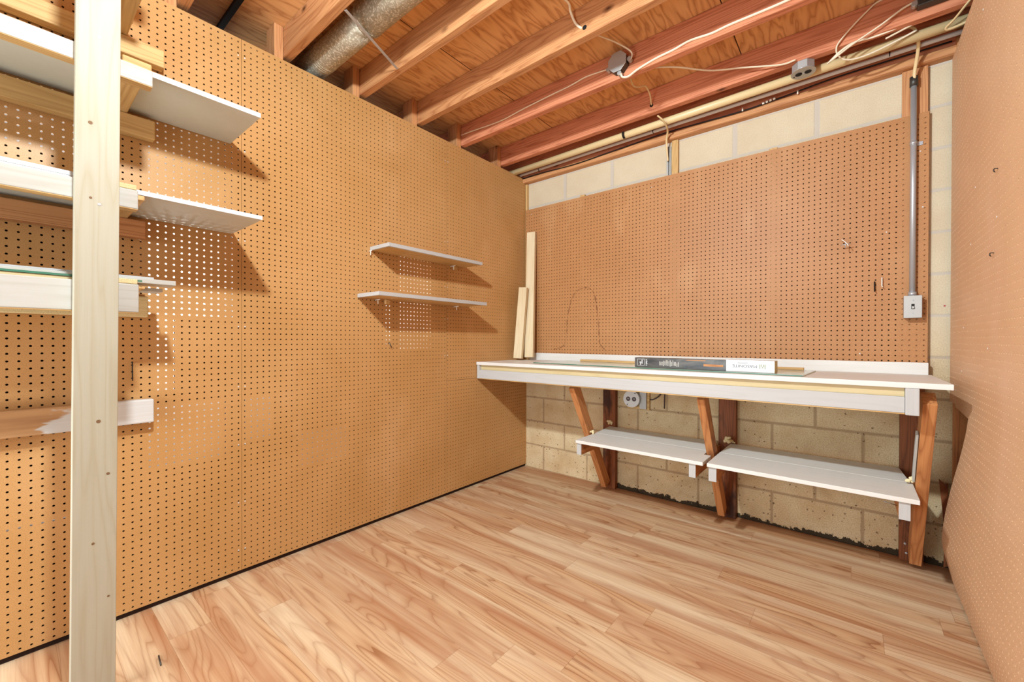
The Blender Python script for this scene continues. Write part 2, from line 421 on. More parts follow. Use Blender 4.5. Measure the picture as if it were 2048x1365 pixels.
PITCHH = .0254
def pegboard(name, nu, nv, place, mat, label, origin, u_off=0, v_off=0, umax=None, vmax=None, thick=.004, hr=.0037, warp=None, keep=None, deep=True):
    """perforated hardboard: nu x nv cells of one inch; place(U,V,D)->world arrays; D is depth into the wall"""
    p = PITCHH
    us = np.arange(nu+1)*p; vs = np.arange(nv+1)*p
    if umax: us[-1] = umax
    if vmax: vs[-1] = vmax
    iu, iv = np.meshgrid(np.arange(nu), np.arange(nv), indexing='ij'); iu = iu.ravel(); iv = iv.ravel()
    cu = (iu+.5)*p; cv = (iv+.5)*p
    ok = (cu+hr < us[iu+1])&(cv+hr < vs[iv+1])
    if keep is not None:
        kp = keep(cu, cv); iu, iv, cu, cv, ok = iu[kp], iv[kp], cu[kp], cv[kp], ok[kp]
    pu, pv = iu[~ok], iv[~ok]; iu, iv, cu, cv = iu[ok], iv[ok], cu[ok], cv[ok]
    n = len(iu)
    G = (nu+1)*(nv+1)
    gu, gv = np.meshgrid(us, vs, indexing='ij'); gu = gu.ravel(); gv = gv.ravel()
    ang = np.arange(8)*math.pi/4
    ru = cu[:, None]+hr*np.cos(ang); rv = cv[:, None]+hr*np.sin(ang)
    U = np.concatenate([gu, gu, ru.ravel(), ru.ravel()]); V = np.concatenate([gv, gv, rv.ravel(), rv.ravel()])
    D = np.concatenate([np.zeros(G), np.full(G, thick), np.zeros(n*8), np.full(n*8, thick)])
    P = place(U, V, D)
    gid = lambda a, b: a*(nv+1)+b
    c00, c10, c11, c01 = gid(iu, iv), gid(iu+1, iv), gid(iu+1, iv+1), gid(iu, iv+1)
    R0 = 2*G+np.arange(n)*8; R1 = R0+n*8
    pent = []
    for (ca, cb, ka, km, kb) in ((c10, c11, 7, 0, 1), (c11, c01, 1, 2, 3), (c01, c00, 3, 4, 5), (c00, c10, 5, 6, 7)):
        pent.append(np.stack([ca, cb, R0+kb, R0+km, R0+ka], 1))
        pent.append(np.stack([cb+G, ca+G, R1+ka, R1+km, R1+kb], 1))
    pent = np.concatenate(pent)
    quad = []
    for k in range(8):
        k2 = (k+1) % 8
        quad.append(np.stack([R0+k, R0+k2, R1+k2, R1+k], 1))
    if len(pu):
        quad.append(np.stack([gid(pu, pv), gid(pu+1, pv), gid(pu+1, pv+1), gid(pu, pv+1)], 1))
        quad.append(np.stack([gid(pu, pv+1), gid(pu+1, pv+1), gid(pu+1, pv), gid(pu, pv)], 1)+G)
    # rim
    if keep is None:
        a = np.arange(nu); quad.append(np.stack([gid(a, 0), gid(a+1, 0), gid(a+1, 0)+G, gid(a, 0)+G], 1)); quad.append(np.stack([gid(a+1, nv), gid(a, nv), gid(a, nv)+G, gid(a+1, nv)+G], 1))
        b = np.arange(nv); quad.append(np.stack([gid(0, b+1), gid(0, b), gid(0, b)+G, gid(0, b+1)+G], 1)); quad.append(np.stack([gid(nu, b), gid(nu, b+1), gid(nu, b+1)+G, gid(nu, b)+G], 1))
    quad = np.concatenate(quad)
    used = np.zeros(len(P), bool); used[pent.ravel()] = True; used[quad.ravel()] = True
    remap = np.cumsum(used)-1; P = P[used]; pent = remap[pent]; quad = remap[quad]
    me = bpy.data.meshes.new(name)
    P = P-np.array(origin)
    me.vertices.add(len(P)); me.vertices.foreach_set('co', P.astype(np.float32).ravel())
    loops = np.concatenate([pent.ravel(), quad.ravel()]).astype(np.int32)
    me.loops.add(len(loops)); me.loops.foreach_set('vertex_index', loops)
    st = np.concatenate([np.arange(len(pent))*5, len(pent)*5+np.arange(len(quad))*4]).astype(np.int32)
    me.polygons.add(len(st)); me.polygons.foreach_set('loop_start', st)
    me.polygons.foreach_set('use_smooth', np.zeros(len(st), bool))
    me.update(calc_edges=True); me.validate()
    me.materials.append(mat)
    o = bpy.data.objects.new(name, me); o.location = origin; COL.objects.link(o)
    return tag(o, label, 'pegboard')

# ================================================================== SETTING
XR = 2.525                                  # right wall sheet
o = box('floor', -.35, 2.9, -5.2, .05, -.08, 0, floor_mat(), bevel=0); tag(o, kind='structure')
o = box('ceiling', -.9, 2.9, -5.2, .2, 2.605, 2.63, ply_mat(), bevel=0); tag(o, kind='structure')
o = box('wall_back', -.35, 2.9, 0, .2, -.05, 2.4, block_mat(), bevel=0); tag(o, kind='structure')
# framing behind the left sheets: plates, studs and a dark cavity
def multi(name, boxes, mat, kind='structure'):
    bm = bmesh.new()
    for (x0, x1, y0, y1, z0, z1) in boxes:
        r = bmesh.ops.create_cube(bm, size=1)
        for v in r['verts']: v.co = Vector(((x0+x1)/2+v.co.x*(x1-x0), (y0+y1)/2+v.co.y*(y1-y0), (z0+z1)/2+v.co.z*(z1-z0)))
    o = finish(name, bm, mat)
    return tag(o, kind=kind)
bx = [(-.52, -.50, -5.2, 0, 0, 2.42)]
multi('wall_left', bx, M_['backing'])       # white wall of the next room, seen through the perforations
for yy in (-1.2, -2.3, -2.9): lamp('next_room_light', 'POINT', (-.3, yy, 1.3), 13, (1, 1, 1), .03)
fr = [(-.12, -.012, -5.2, 0, .0, .05), (-.5, -.012, -5.2, -.0, 2.385, 2.425)]  # top plate widened to keep next-room light off the ceiling
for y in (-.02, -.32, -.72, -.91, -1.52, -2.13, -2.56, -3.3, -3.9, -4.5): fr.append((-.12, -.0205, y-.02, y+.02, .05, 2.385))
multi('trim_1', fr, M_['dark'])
# openings in an added mask that choose which perforations look bright
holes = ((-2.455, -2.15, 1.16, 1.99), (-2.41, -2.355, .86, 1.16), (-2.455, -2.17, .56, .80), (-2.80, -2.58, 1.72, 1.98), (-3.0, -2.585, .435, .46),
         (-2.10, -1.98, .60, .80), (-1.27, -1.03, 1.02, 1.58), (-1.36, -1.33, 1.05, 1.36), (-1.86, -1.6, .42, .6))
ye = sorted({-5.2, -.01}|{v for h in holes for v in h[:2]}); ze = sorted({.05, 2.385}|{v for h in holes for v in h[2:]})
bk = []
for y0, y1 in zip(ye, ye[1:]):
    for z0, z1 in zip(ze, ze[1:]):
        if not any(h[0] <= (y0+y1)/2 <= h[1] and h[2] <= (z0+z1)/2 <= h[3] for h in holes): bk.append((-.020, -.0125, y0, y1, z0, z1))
multi('trim_mask', bk, M_['dark'])            # added dark mask behind the sheets, lets next-room light through its openings only
# framing behind the right sheet
multi('wall_right', [(2.63, 2.65, -5.2, .0, 0, 2.6)], M_['dark'])
multi('trim_3', [(2.535, 2.625, -.07, -.03, 0, 2.55), (2.537, 2.625, -.135, -.095, 0, 2.38), (2.537, 2.625, -.56, -.52, 0, 2.38), (2.537, 2.625, -.965, -.925, 0, 2.38), (2.537, 2.625, -1.37, -1.33, 0, 2.38), (2.535, 2.625, -5.2, 0, 0, .038)], M_['brace_z'])

# ================================================================== PEGBOARD SHEETS
def left_place(y0, z0):
    return lambda U, V, D: np.stack([0-D, y0+U, z0+V], 1)
ZB = .022
pegboard('pegboard_panel', 48, 96, left_place(-2.117-1.2192, ZB), PEG_L, 'tall brown pegboard sheet behind the timber rack, nearest on the left wall', (0, -2.117, ZB), vmax=2.44-ZB, umax=1.218)
pegboard('pegboard_panel', 48, 96, left_place(-.8975-1.2192, ZB), PEG_L, 'tall brown pegboard sheet in the middle of the left wall', (0, -.9, ZB), vmax=2.44-ZB, umax=1.218)
pegboard('pegboard_panel', 36, 65, left_place(-.8968, .795), PEG_L, 'upper narrow pegboard sheet on the left wall beside the corner', (0, 0, .795), vmax=2.44-.795, umax=.8965)
pegboard('pegboard_panel', 36, 31, left_place(-.8968, ZB), PEG_L, 'low pegboard piece under the workbench end, left wall beside the corner', (0, 0, ZB), vmax=.793-ZB, umax=.8965)
bp = lambda U, V, D: np.stack([.012+U, -.030+D, .965+V], 1)
back_panel = pegboard('pegboard_panel', 96, 48, bp, PEG_B, 'wide orange-brown pegboard sheet on the block wall above the workbench', (.012, -.03, .965), vmax=1.208)
# right sheet: torn lower corner, bulging out above the floor
ez = np.array([0, .008, .064, .145, .26, .344, .47, .573, .65, .714, .775, .79, 3.0])
ey = np.array([-.166, -.166, -.173, -.166, -.213, -.234, -.285, -.345, -.39, -.425, -.44, -.035, -.035])
def right_place(y0, z0):
    def f(U, V, D):
        y = y0+U; z = z0+V
        lim = np.interp(z, ez, ey); y = np.minimum(y, lim)
        bul = np.interp(z, [0, .05, .1, .15, .19, .23, .3, .4, .6, .8, 3], [0.002, .013, .025, .036, .042, .043, .039, .031, .013, 0, 0])
        amt = np.clip(1.05-np.abs(y)/3.5, 0, 1)
        return np.stack([XR+D-bul*amt, y, z], 1)
    return f
def rkeep(U, V):
    y = -1.3558+U; z = .01+V; lim = np.interp(z, ez, ey)
    return y-.0127 < lim
pegboard('pegboard_panel', 52, 94, right_place(-1.3558, .01), PEG_R, 'tall pinkish-brown pegboard sheet on the right wall, bulging out near the floor', (XR, -.65, .01), vmax=2.385-.01, keep=rkeep)
pegboard('pegboard_panel', 48, 94, right_place(-1.3573-1.2192, .01), PEG_R, 'pinkish-brown pegboard sheet on the right wall beside the camera, almost out of view', (XR, -1.9, .01), vmax=2.385-.01)
sheets = [o for o in COL.objects if o.name.startswith('pegboard_panel')]
for zz in (2.36, 1.93, 1.53, 1.13, .86, .60, .33, .12):
    for par, yy in ((sheets[0], -2.130), (sheets[1], -2.104)):
        prism('nail_head', disc((yy, zz+.004*math.sin(zz*40)), .003, 8), 'x', 0, .0012, M_['whiteplastic'], par, 0)
for zz in (2.3, 1.75, 1.44, 1.22, .97): 
    for par, yy in ((sheets[1], -.910), (sheets[2], -.885)):
        prism('nail_head', disc((yy, zz), .003, 8), 'x', 0, .0012, M_['whiteplastic'], par, 0)
for (xx, zz) in ((2.30, 1.62), (2.42, 1.99), (2.43, 1.72), (.07, 2.13), (1.1, 2.12), (1.25, 1.0), (2.2, 1.01), (.6, 1.3)):
    prism('nail_head', disc((xx, zz), .003, 8), 'y', -.0312, -.030, M_['whiteplastic'], sheets[4], 0)
for (yy, zz) in ((-.62, 2.25), (-.98, 2.31), (-.52, 1.65), (-.45, 1.45), (-.82, 1.47), (-.33, 1.13), (-.72, 1.05), (-.30, .95)):
    prism('nail_head', disc((yy, zz), .003, 8), 'x', XR-.0012, XR, M_['whiteplastic'], sheets[5], 0)
# torn dark scrap behind the bulging sheet
tag(prism('torn_hardboard', [(2.492, .425), (2.512, .402), (2.522, .41), (2.524, .02), (2.509, .01), (2.512, .15), (2.505, .27)], 'y', -.03, -.026, M_['oldstud_z'], bevel=0),
    'torn dark hardboard scrap standing between block wall and bulging pegboard', 'board scrap')
# ghost outline left on the back sheet by something that hung there
def stain():
    t = NT('brown_smudge'); co = t.new('ShaderNodeTexCoord').outputs['Object']
    t.base(srgb('#7d4a26')); t.rough(.8)
    t.val(t.ramp(t.noise(co, 30, 3, .6), [(.4, 0.05), (.65, .6)]), t.b.inputs['Alpha'])
    P = smoothpath([(.30, 0, 1.005), (.37, 0, 1.02), (.415, 0, 1.07), (.43, 0, 1.25), (.47, 0, 1.40), (.53, 0, 1.465), (.62, 0, 1.47), (.67, 0, 1.40), (.70, 0, 1.2), (.71, 0, 1.06), (.76, 0, 1.0)], 8)
    bm = bmesh.new(); prev = None
    for i, p in enumerate(P):
        d = (P[min(i+1, len(P)-1)]-P[max(i-1, 0)]).normalized(); s = Vector((-d.z, 0, d.x))*.006*(.7+.5*math.sin(i*1.7))
        a = bm.verts.new(p+s-Vector((.5, 0, 1.2))); b = bm.verts.new(p-s-Vector((.5, 0, 1.2)))
        if prev: bm.faces.new((prev[0], a, b, prev[1]))
        prev = (a, b)
    o = finish('smudge', bm, t.m, (.5, -.0306, 1.2), back_panel); o['label'] = 'faint brown arch-shaped smudge'
stain()

# ================================================================== JOISTS AND CEILING TIMBER
def joist(y0, y1, mat, label, z0=2.46):
    return tag(box('floor_joist', -.6, 2.85, y0, y1, z0, 2.604, mat, bevel=.003), label, 'joist')
joist(-2.345, -2.305, M_['fir_x'], 'ceiling joist farthest from the back wall, only its end shows above the timber rack')
joist(-1.936, -1.896, M_['fir_x'], 'orange ceiling joist on the near side of the round metal duct')
joist(-1.534, -1.494, M_['fir_x'], 'orange ceiling joist on the far side of the round metal duct')
joist(-1.138, -1.098, M_['fir_x'], 'orange ceiling joist with a cable entering a drilled hole in its side')
joist(-.756, -.716, M_['redfir_x'], 'reddish ceiling joist carrying the grey eight-sided junction box')
joist(-.330, -.290, M_['redfir_x'], 'reddish ceiling joist beside the tan plastic pipe')
for (jy, hx, hz) in ((-1.138, 1.214, 2.499), (-.330, 1.213, 2.504)):
    jj = [o for o in COL.objects if o.name.startswith('floor_joist') and abs(o.location.y-(jy+.02)) < .01][0]
    hh = prism('drilled_hole', disc((hx, hz), .011, 16), 'y', jy-.0006, jy, M_['black'], jj, 0)
tag(box('rim_joist', -.6, 2.85, -.035, .005, 2.442, 2.604, M_['redfir_x'], bevel=.003), 'dark reddish rim joist standing on the sill plate above the block wall', 'joist')
tag(box('sill_plate', -.1, 2.85, -.055, .09, 2.4, 2.441, M_['fir_x'], bevel=.012), 'round-edged tan sill plate lying on top of the block wall', 'timber')
names = ['beside the joist nearest the rack', 'beside the joist before the metal duct', 'beside the joist after the metal duct', 'beside the joist with the drilled hole', 'beside the junction box joist', 'beside the joist next to the tan pipe']
for k, yj in enumerate((-2.345, -1.936, -1.534, -1.138, -.756, -.330)):
    tag(box('joist_block', -.10, -.004, yj-.042, yj-.002, 2.426, 2.604, M_['fir_z'], bevel=.002), 'upright wood block atop left wall '+names[k], 'wood block')
tag(box('black_strip', -.5, .6, -2.146, -2.122, 2.585, 2.604, M_['black'], bevel=.002), 'black strip running up under the plywood above the left pegboard', 'strip')  # plain black bar close under the plywood

# duct
d = thing('metal_duct', (.4, -1.757, 2.53), 'round galvanised metal duct hanging between two ceiling joists', 'duct')
def ring_tube(name, x0, x1, r, parent, mat, seg=40):
    path = [Vector((x, 0, 0)) for x in np.linspace(x0, x1, 6)]
    bm = bmesh.new(); tube_bm(bm, [p-Vector((x0, 0, 0)) for p in path], r, seg)
    return finish(name, bm, mat, (x0, -1.757, 2.53), parent, smooth=False)
for nm, a, b, r in (('duct_section', -.45, .47, .066), ('duct_section', .44, 2.8, .071)):
    oo = ring_tube(nm, a, b, r, d, M_['galv'])
    for p in oo.data.polygons:
        if len(p.vertices) == 4: p.use_smooth = True
for xx in (.02, .035, .05): ring_tube('crimp_ring', xx, xx+.006, .0675, d, M_['galv'])
ring_tube('joint_ring', .445, .462, .0725, d, M_['galv'])
tag(beam('duct_strap', (.515, -1.9, 2.452), (.357, -1.537, 2.456), .014, .002, M_['steel'], wdir=(1, .4, 0)), 'thin steel strap nailed across two joists under the metal duct', 'strap')

# pipes along the back wall
d = thing('plastic_pipe', (1.2, -.2, 2.452), 'thick tan plastic pipe running along the joist above the back wall', 'pipe')
tube('pipe', [(-.3, -.16, 2.455), (2.8, -.22, 2.45)], .0225, M_['pvc'], d, 20, smooth_n=0)
# perforated hanger strap around the pipe
bm = bmesh.new(); prev = None
for k in range(15):
    a = math.radians(-30+k*17); cy, cz = -.195, 2.4525
    p = Vector((0, cy+.0245*math.cos(a), cz-.0245*math.sin(a)))
    v1, v2 = bm.verts.new((-.007, p.y+.2, p.z-2.45)), bm.verts.new((.007, p.y+.2, p.z-2.45))
    if prev: bm.faces.new((prev[0], v1, v2, prev[1]))
    prev = (v1, v2)
o = finish('hanger_strap', bm, M_['black'], (.975, -.2, 2.45), d); sm = o.modifiers.new('s', 'SOLIDIFY'); sm.thickness = .0015
d = thing('grey_pipe', (1.2, -.13, 2.452), 'thin pale grey plastic pipe between the tan pipe and the sill plate', 'pipe')
tube('pipe', [(-.2, -.075, 2.458), (1.2, -.115, 2.452), (2.8, -.13, 2.45)], .0105, M_['greypipe'], d, 14)
for xx, yy in ((.19, -.088), (1.14, -.1145), (2.30, -.128)):
    tube('cable_tie', [(xx, yy, 2.453), (xx+.004, yy, 2.453)], .0122, M_['black'], d, 14, smooth_n=0)
d = thing('black_cable', (1, -.07, 2.43), 'thin black cable stapled along the sill plate at the back wall', 'cable')
tube('cable', [(-.0, -.06, 2.435), (.2, -.066, 2.432), (.5, -.06, 2.423), (.8, -.064, 2.43), (1.2, -.062, 2.445), (1.45, -.064, 2.437), (1.66, -.066, 2.43), (1.85, -.062, 2.44), (2.1, -.064, 2.455), (2.52, -.06, 2.456)], .0038, M_['black'], d, 8)
for xx in (1.66, 1.93): tube('staple', [(xx, -.072, 2.427), (xx, -.072, 2.446)], .004, M_['whitewire'], d, 6, smooth_n=0)
for k in range(4): tube('splice', [(1.76+k*.018, -.068, 2.437+k*.002), (1.771+k*.018, -.068, 2.438+k*.002)], .0062, M_['whitewire'], d, 8, smooth_n=0)

# ================================================================== CABLES AND ELECTRICS OVERHEAD
def cable(pts, label, mat='cable', r=.0048, flat=.62): return tag(tube('cable', pts, r, M_[mat], None, 10, flat), label, 'cable')
cable([(.002, -.762, 2.53), (.1, -.762, 2.525), (.366, -.762, 2.508), (.56, -.762, 2.52), (.763, -.762, 2.529), (.9, -.762, 2.533), (1.0, -.762, 2.543), (1.09, -.764, 2.535), (1.16, -.78, 2.516)], 'cream cable running from the left wall to the grey junction box')
cable([(1.225, -.785, 2.462), (1.232, -.775, 2.447), (1.262, -.768, 2.443), (1.31, -.763, 2.462), (1.40, -.762, 2.478), (1.49, -.762, 2.483), (1.565, -.762, 2.493), (1.66, -.762, 2.483), (1.74, -.762, 2.486), (1.93, -.762, 2.483), (2.2, -.762, 2.49), (2.6, -.762, 2.5)], 'cream cable leaving the junction box along the reddish joist to the right', r=.006)
cable([(1.13, -1.35, 2.597), (1.165, -1.21, 2.597), (1.155, -1.165, 2.585), (1.168, -1.148, 2.54), (1.19, -1.143, 2.51), (1.212, -1.12, 2.5)], 'cream cable dropping into a hole drilled in the joist near the duct', r=.0055)
cable([(1.205, -1.10, 2.52), (1.215, -1.0, 2.54), (1.235, -.9, 2.563), (1.262, -.82, 2.565), (1.285, -.79, 2.545), (1.285, -.785, 2.522), (1.272, -.785, 2.512)], 'cream cable bending down into the right side of the junction box', r=.0045)
cable([(1.27, -.70, 2.512), (1.434, -.613, 2.5), (1.575, -.45, 2.507), (1.72, -.40, 2.488), (1.88, -.352, 2.461), (1.945, -.345, 2.462)], 'cream cable sagging between joists to the ceiling outlet box', r=.0055)
cable([(1.19, -.60, 2.56), (1.18, -.52, 2.545), (1.20, -.48, 2.548), (1.222, -.45, 2.56), (1.225, -.39, 2.54), (1.215, -.34, 2.51), (1.213, -.31, 2.505)], 'short curled cream cable dropping into a hole in the reddish joist', 'cableold', .0045)
cable([(1.232, -.284, 2.456), (1.255, -.25, 2.432), (1.255, -.19, 2.420), (1.238, -.12, 2.420), (1.215, -.075, 2.39), (1.208, -.045, 2.33), (1.208, -.028, 2.27)], 'cream cable hanging in front of the tan pipe into the metal wire channel', 'cableold', .006)
cable([(2.33, -.336, 2.604), (2.255, -.336, 2.598), (2.22, -.34, 2.575), (2.17, -.345, 2.53), (2.125, -.345, 2.485), (2.105, -.34, 2.455), (2.112, -.318, 2.425), (2.15, -.292, 2.405), (2.22, -.272, 2.41), (2.32, -.256, 2.438), (2.385, -.25, 2.458)], 'cream cable looping down from the plywood left of the conduit', r=.0055)
cable([(2.375, -.356, 2.525), (2.33, -.358, 2.512), (2.26, -.358, 2.475), (2.17, -.352, 2.44), (2.11, -.345, 2.412), (2.08, -.335, 2.402), (2.075, -.325, 2.404), (2.12, -.336, 2.434), (2.17, -.33, 2.456), (2.24, -.32, 2.456), (2.32, -.31, 2.466), (2.36, -.31, 2.476), (2.402, -.305, 2.487), (2.396, -.298, 2.472), (2.33, -.294, 2.455), (2.28, -.29, 2.445)], 'folded cream cable bundle hanging from the dark steel box across the tan pipe', r=.0058)
cable([(2.30, -.25, 2.475), (2.355, -.235, 2.492), (2.383, -.21, 2.487), (2.398, -.17, 2.455), (2.401, -.13, 2.43), (2.399, -.095, 2.40), (2.395, -.072, 2.365), (2.394, -.062, 2.33)], 'tan cable curving down into the top of the steel conduit', 'cableold', .007)
cable([(2.60, -.40, 2.50), (2.54, -.345, 2.462), (2.50, -.28, 2.436), (2.478, -.25, 2.425), (2.50, -.238, 2.422), (2.60, -.235, 2.44)], 'cream cable looping beside the right wall over the tan pipe', 'cableold', .0055)

# octagonal junction box on the red joist face
JY = -.756
d = thing('junction_box', (1.205, JY, 2.53), 'grey eight-sided steel junction box on the reddish ceiling joist', 'junction box')
prism('box_body', disc((1.21, 2.525), .052, 8, math.pi/8), 'y', JY-.038, JY, M_['darksteel'], d)
o = prism('cover_plate', disc((1.21, 2.525), .054, 8, math.pi/8), 'y', JY-.042, JY-.0385, M_['zinc'], d); o['label'] = 'flat paler cover plate'
prism('screw', disc((1.185, 2.565), .004, 10), 'y', JY-.045, JY-.042, M_['steel'], d)
prism('screw', disc((1.235, 2.485), .004, 10), 'y', JY-.045, JY-.042, M_['steel'], d)
prism('clamp_connector', disc((1.272, 2.520), .012, 8), 'y', JY-.034, JY-.008, M_['zinc'], d)
prism('clamp_connector', disc((1.218, 2.468), .012, 8), 'y', JY-.034, JY-.008, M_['zinc'], d)
prism('clamp_connector', disc((1.152, 2.512), .010, 8), 'y', JY-.034, JY-.008, M_['zinc'], d)

# duplex outlet box fixed below the joist by the tan pipe, facing down
cx, cy, cz = 1.972, -.285, 2.43
d = thing('ceiling_outlet', (cx, cy, cz), 'round steel ceiling box with two dark sockets under the joist', 'outlet')
prism('box_body', disc((cx, cy), .05, 8, math.pi/8), 'z', 2.421, 2.459, M_['zinc'], d)
o = prism('cover_plate', disc((cx, cy), .053, 28), 'z', 2.417, 2.421, M_['zinc'], d)
for s in (-1, 1):
    sk = prism('socket', disc((cx+s*.0195, cy), .0145, 20), 'z', 2.4145, 2.4175, M_['black'], d)
prism('screw', disc((cx, cy), .003, 10), 'z', 2.4145, 2.417, M_['steel'], d)
prism('screw', disc((cx-.04, cy+.012), .0035, 10), 'z', 2.4145, 2.417, M_['black'], d)
# dark steel box on the same joist, upper right
d = thing('junction_box', (2.43, -.36, 2.5), 'dark steel junction box with a pale label at the top right of the ceiling', 'junction box')
box('box_body', 2.378, 2.50, -.372, -.332, 2.492, 2.56, M_['darksteel'], d, .004)
o = box('paper_label', 2.425, 2.488, -.3735, -.3722, 2.494, 2.506, M_['card'], d, 0)
prism('clamp_connector', disc((2.37, 2.512), .012, 8), 'y', -.366, -.342, M_['zinc'], d)

# conduit, strap and switch box on the back sheet
d = thing('light_switch', (2.394, -.05, 1.24), 'grey steel switch box with a toggle at the foot of the conduit', 'light switch')
box('box_body', 2.363, 2.425, -.078, -.0305, 1.187, 1.292, M_['zinc'], d, .004)
box('cover_plate', 2.362, 2.426, -.081, -.0782, 1.186, 1.293, M_['zinc'], d, .004)
box('toggle_slot', 2.3885, 2.3995, -.0822, -.081, 1.228, 1.252, M_['black'], d, 0)
beam('toggle', (2.394, -.082, 1.238), (2.394, -.092, 1.234), .007, .009, M_['whiteplastic'], d)
for zz in (1.27, 1.21): prism('screw', disc((2.394, zz), .003, 10), 'y', -.0825, -.081, M_['steel'], d)
d = thing('steel_conduit', (2.394, -.045, 1.3), 'vertical grey steel conduit from the ceiling cable to the switch box', 'conduit')
tube('pipe', [(2.394, -.052, 1.305), (2.394, -.052, 2.33)], .0115, M_['steel'], d, 20, smooth_n=0)
tube('top_coupling', [(2.394, -.052, 2.30), (2.394, -.052, 2.345)], .0155, M_['darksteel'], d, 16, smooth_n=0)
tube('locknut_coupling', [(2.394, -.052, 1.293), (2.394, -.052, 1.312)], .0155, M_['steel'], d, 16, smooth_n=0)
tube('strap', [(2.394, -.052, 2.02), (2.394, -.052, 2.035)], .0135, M_['steel'], d, 16, smooth_n=0)
box('strap_ear', 2.407, 2.43, -.034, -.0305, 2.018, 2.037, M_['steel'], d, .002)
d = thing('wire_channel', (1.205, -.01, 2.2), 'narrow grey metal channel carrying a cable down the block wall', 'channel')
box('channel', 1.196, 1.222, -.012, -.001, 1.9, 2.372, M_['zinc'], d, .002); box('groove', 1.206, 1.212, -.0135, -.012, 1.9, 2.372, M_['darksteel'], d, 0)
# battens on the block wall
def batten(x0, x1, z0, z1, mat, label, y0=-.024, y1=-.0005): return tag(box('wall_batten', x0, x1, y0, y1, z0, z1, mat, bevel=.002), label, 'batten')
batten(1.232, 1.273, 1.0, 2.398, M_['pine_z'], 'narrow upright batten beside the grey wire channel above the pegboard')
batten(.004, .022, 1.0, 2.395, M_['pine_z'], 'thin upright batten in the left corner of the block wall')
batten(2.355, 2.447, 1.0, 2.398, M_['fir_z'], 'wide orange upright board behind the steel conduit', -.0235)
batten(.535, .575, 1.2, 2.19, M_['pine_z'], 'batten whose end peeks over the pegboard nearer the left corner')
batten(1.79, 1.83, 1.2, 2.185, M_['pine_z'], 'batten whose end peeks over the pegboard right of centre')

# hooks and nails
d = thing('peg_hook', (2.14, -.04, 1.57), 'thin double hook with crossed pins sticking out of the back pegboard', 'hook')
tube('pin', [(2.125, -.03, 1.60), (2.125, -.075, 1.60), (2.145, -.09, 1.575), (2.152, -.09, 1.56)], .0018, M_['whitewire'], d, 6, smooth_n=4)
tube('pin', [(2.12, -.075, 1.572), (2.16, -.075, 1.576)], .0022, M_['steel'], d, 6, smooth_n=0)
tube('pin', [(2.14, -.078, 1.555), (2.14, -.078, 1.585)], .002, M_['steel'], d, 6, smooth_n=0)
tag(tube('peg_hook', [(2.256, -.03, 1.375), (2.256, -.04, 1.37), (2.256, -.043, 1.335), (2.256, -.055, 1.325)], .0028, M_['black'], None, 6, smooth_n=4), 'small black hook hanging low on the back pegboard', 'hook')
tag(tube('peg_hook', [(2.284, -.03, 1.392), (2.284, -.042, 1.388), (2.284, -.044, 1.35), (2.286, -.056, 1.345)], .0024, M_['whitewire'], None, 6, smooth_n=4), 'small white hook hanging just right of the black hook', 'hook')
for (yy, zz, lb) in ((-.83, 1.62, 'small dark hook on the right wall, the higher of two'), (-.79, 1.36, 'small dark hook on the right wall, the lower of two')):
    tag(tube('peg_hook', [(XR, yy, zz), (XR-.008, yy, zz+.001), (XR-.010, yy-.003, zz-.006), (XR-.006, yy+.004, zz-.009)], .0016, M_['darksteel'], None, 6, smooth_n=4), lb, 'hook')
tag(tube('peg_hook', [(0, -2.487, .985), (.014, -2.487, .985), (.014, -2.487, .95), (.018, -2.487, .915)], .0018, M_['black'], None, 6, smooth_n=4), 'thin black wire hook on the left pegboard beside the post', 'hook')
tag(tube('peg_hook', [(0, -1.352, 1.055), (.012, -1.352, 1.058), (.016, -1.345, 1.04), (.012, -1.335, 1.03)], .0025, M_['darksteel'], None, 6, smooth_n=4), 'small rusty hook on the left pegboard below the two small shelves', 'hook')
tag(tube('nail', [(.405, -2.475, .0035), (.345, -2.47, .003)], .0022, M_['darksteel'], None, 6, smooth_n=0), 'loose dark nail lying on the floor beside the timber post', 'nail')

# ================================================================== TIMBER RACK ON THE LEFT
def lowrail_mat():
    t = NT('half_stripped_board'); g = t.new('ShaderNodeNewGeometry').outputs['Position']
    s = t.new('ShaderNodeSeparateXYZ'); t.link(g, s.inputs[0])
    n = t.noise(t.map(g, (1, 7, 22)), 1, 3, .6, .5)
    e = t.math('ADD', t.math('MULTIPLY', t.math('SUBTRACT', n, .5), .28), t.math('ADD', s.outputs[1], 2.70))
    e = t.math('ADD', e, t.math('MULTIPLY', t.math('SUBTRACT', s.outputs[2], .80), -.6))
    f = t.ramp(e, [(.0, 1.0), (.02, 0.0)])
    fib = t.noise(t.map(g, (200, 5, 200)), 1, 3, .6)
    white = t.mix(fib, srgb('#d2d0cd'), srgb('#bdb6ae'))
    brown = t.mix(t.noise(t.map(g, (10, 2, 30)), 1, 4, .6), srgb('#d3a673'), srgb('#7e4a25'))
    t.base(t.mix(f, white, brown)); t.rough(.6); return t.m
LOWRAIL = lowrail_mat()
rk = thing('timber_rack', (.4, -2.62, 0), 'timber storage rack with a tall pale post and rails on the left wall', 'rack')
o = beam('post', (.407, -2.632, 0), (.407, -2.612, 2.604), .038, .094, M_['post_z'], rk)
YE = -3.6
def rail(name, x0, x1, y1, z0, z1, mat, lab=None):
    o = box(name, x0, x1, YE, y1, z0, z1, mat, rk, .003)
    if lab: o['label'] = lab
    return o
rail('front_rail', .350, .388, -2.489, 1.897, 1.949, M_['paleboard_y'])
rail('front_rail', .350, .388, -2.525, 1.490, 1.550, M_['paleboard_y'])
rail('front_rail', .350, .388, -2.524, 1.160, 1.250, M_['paleboard_y'])
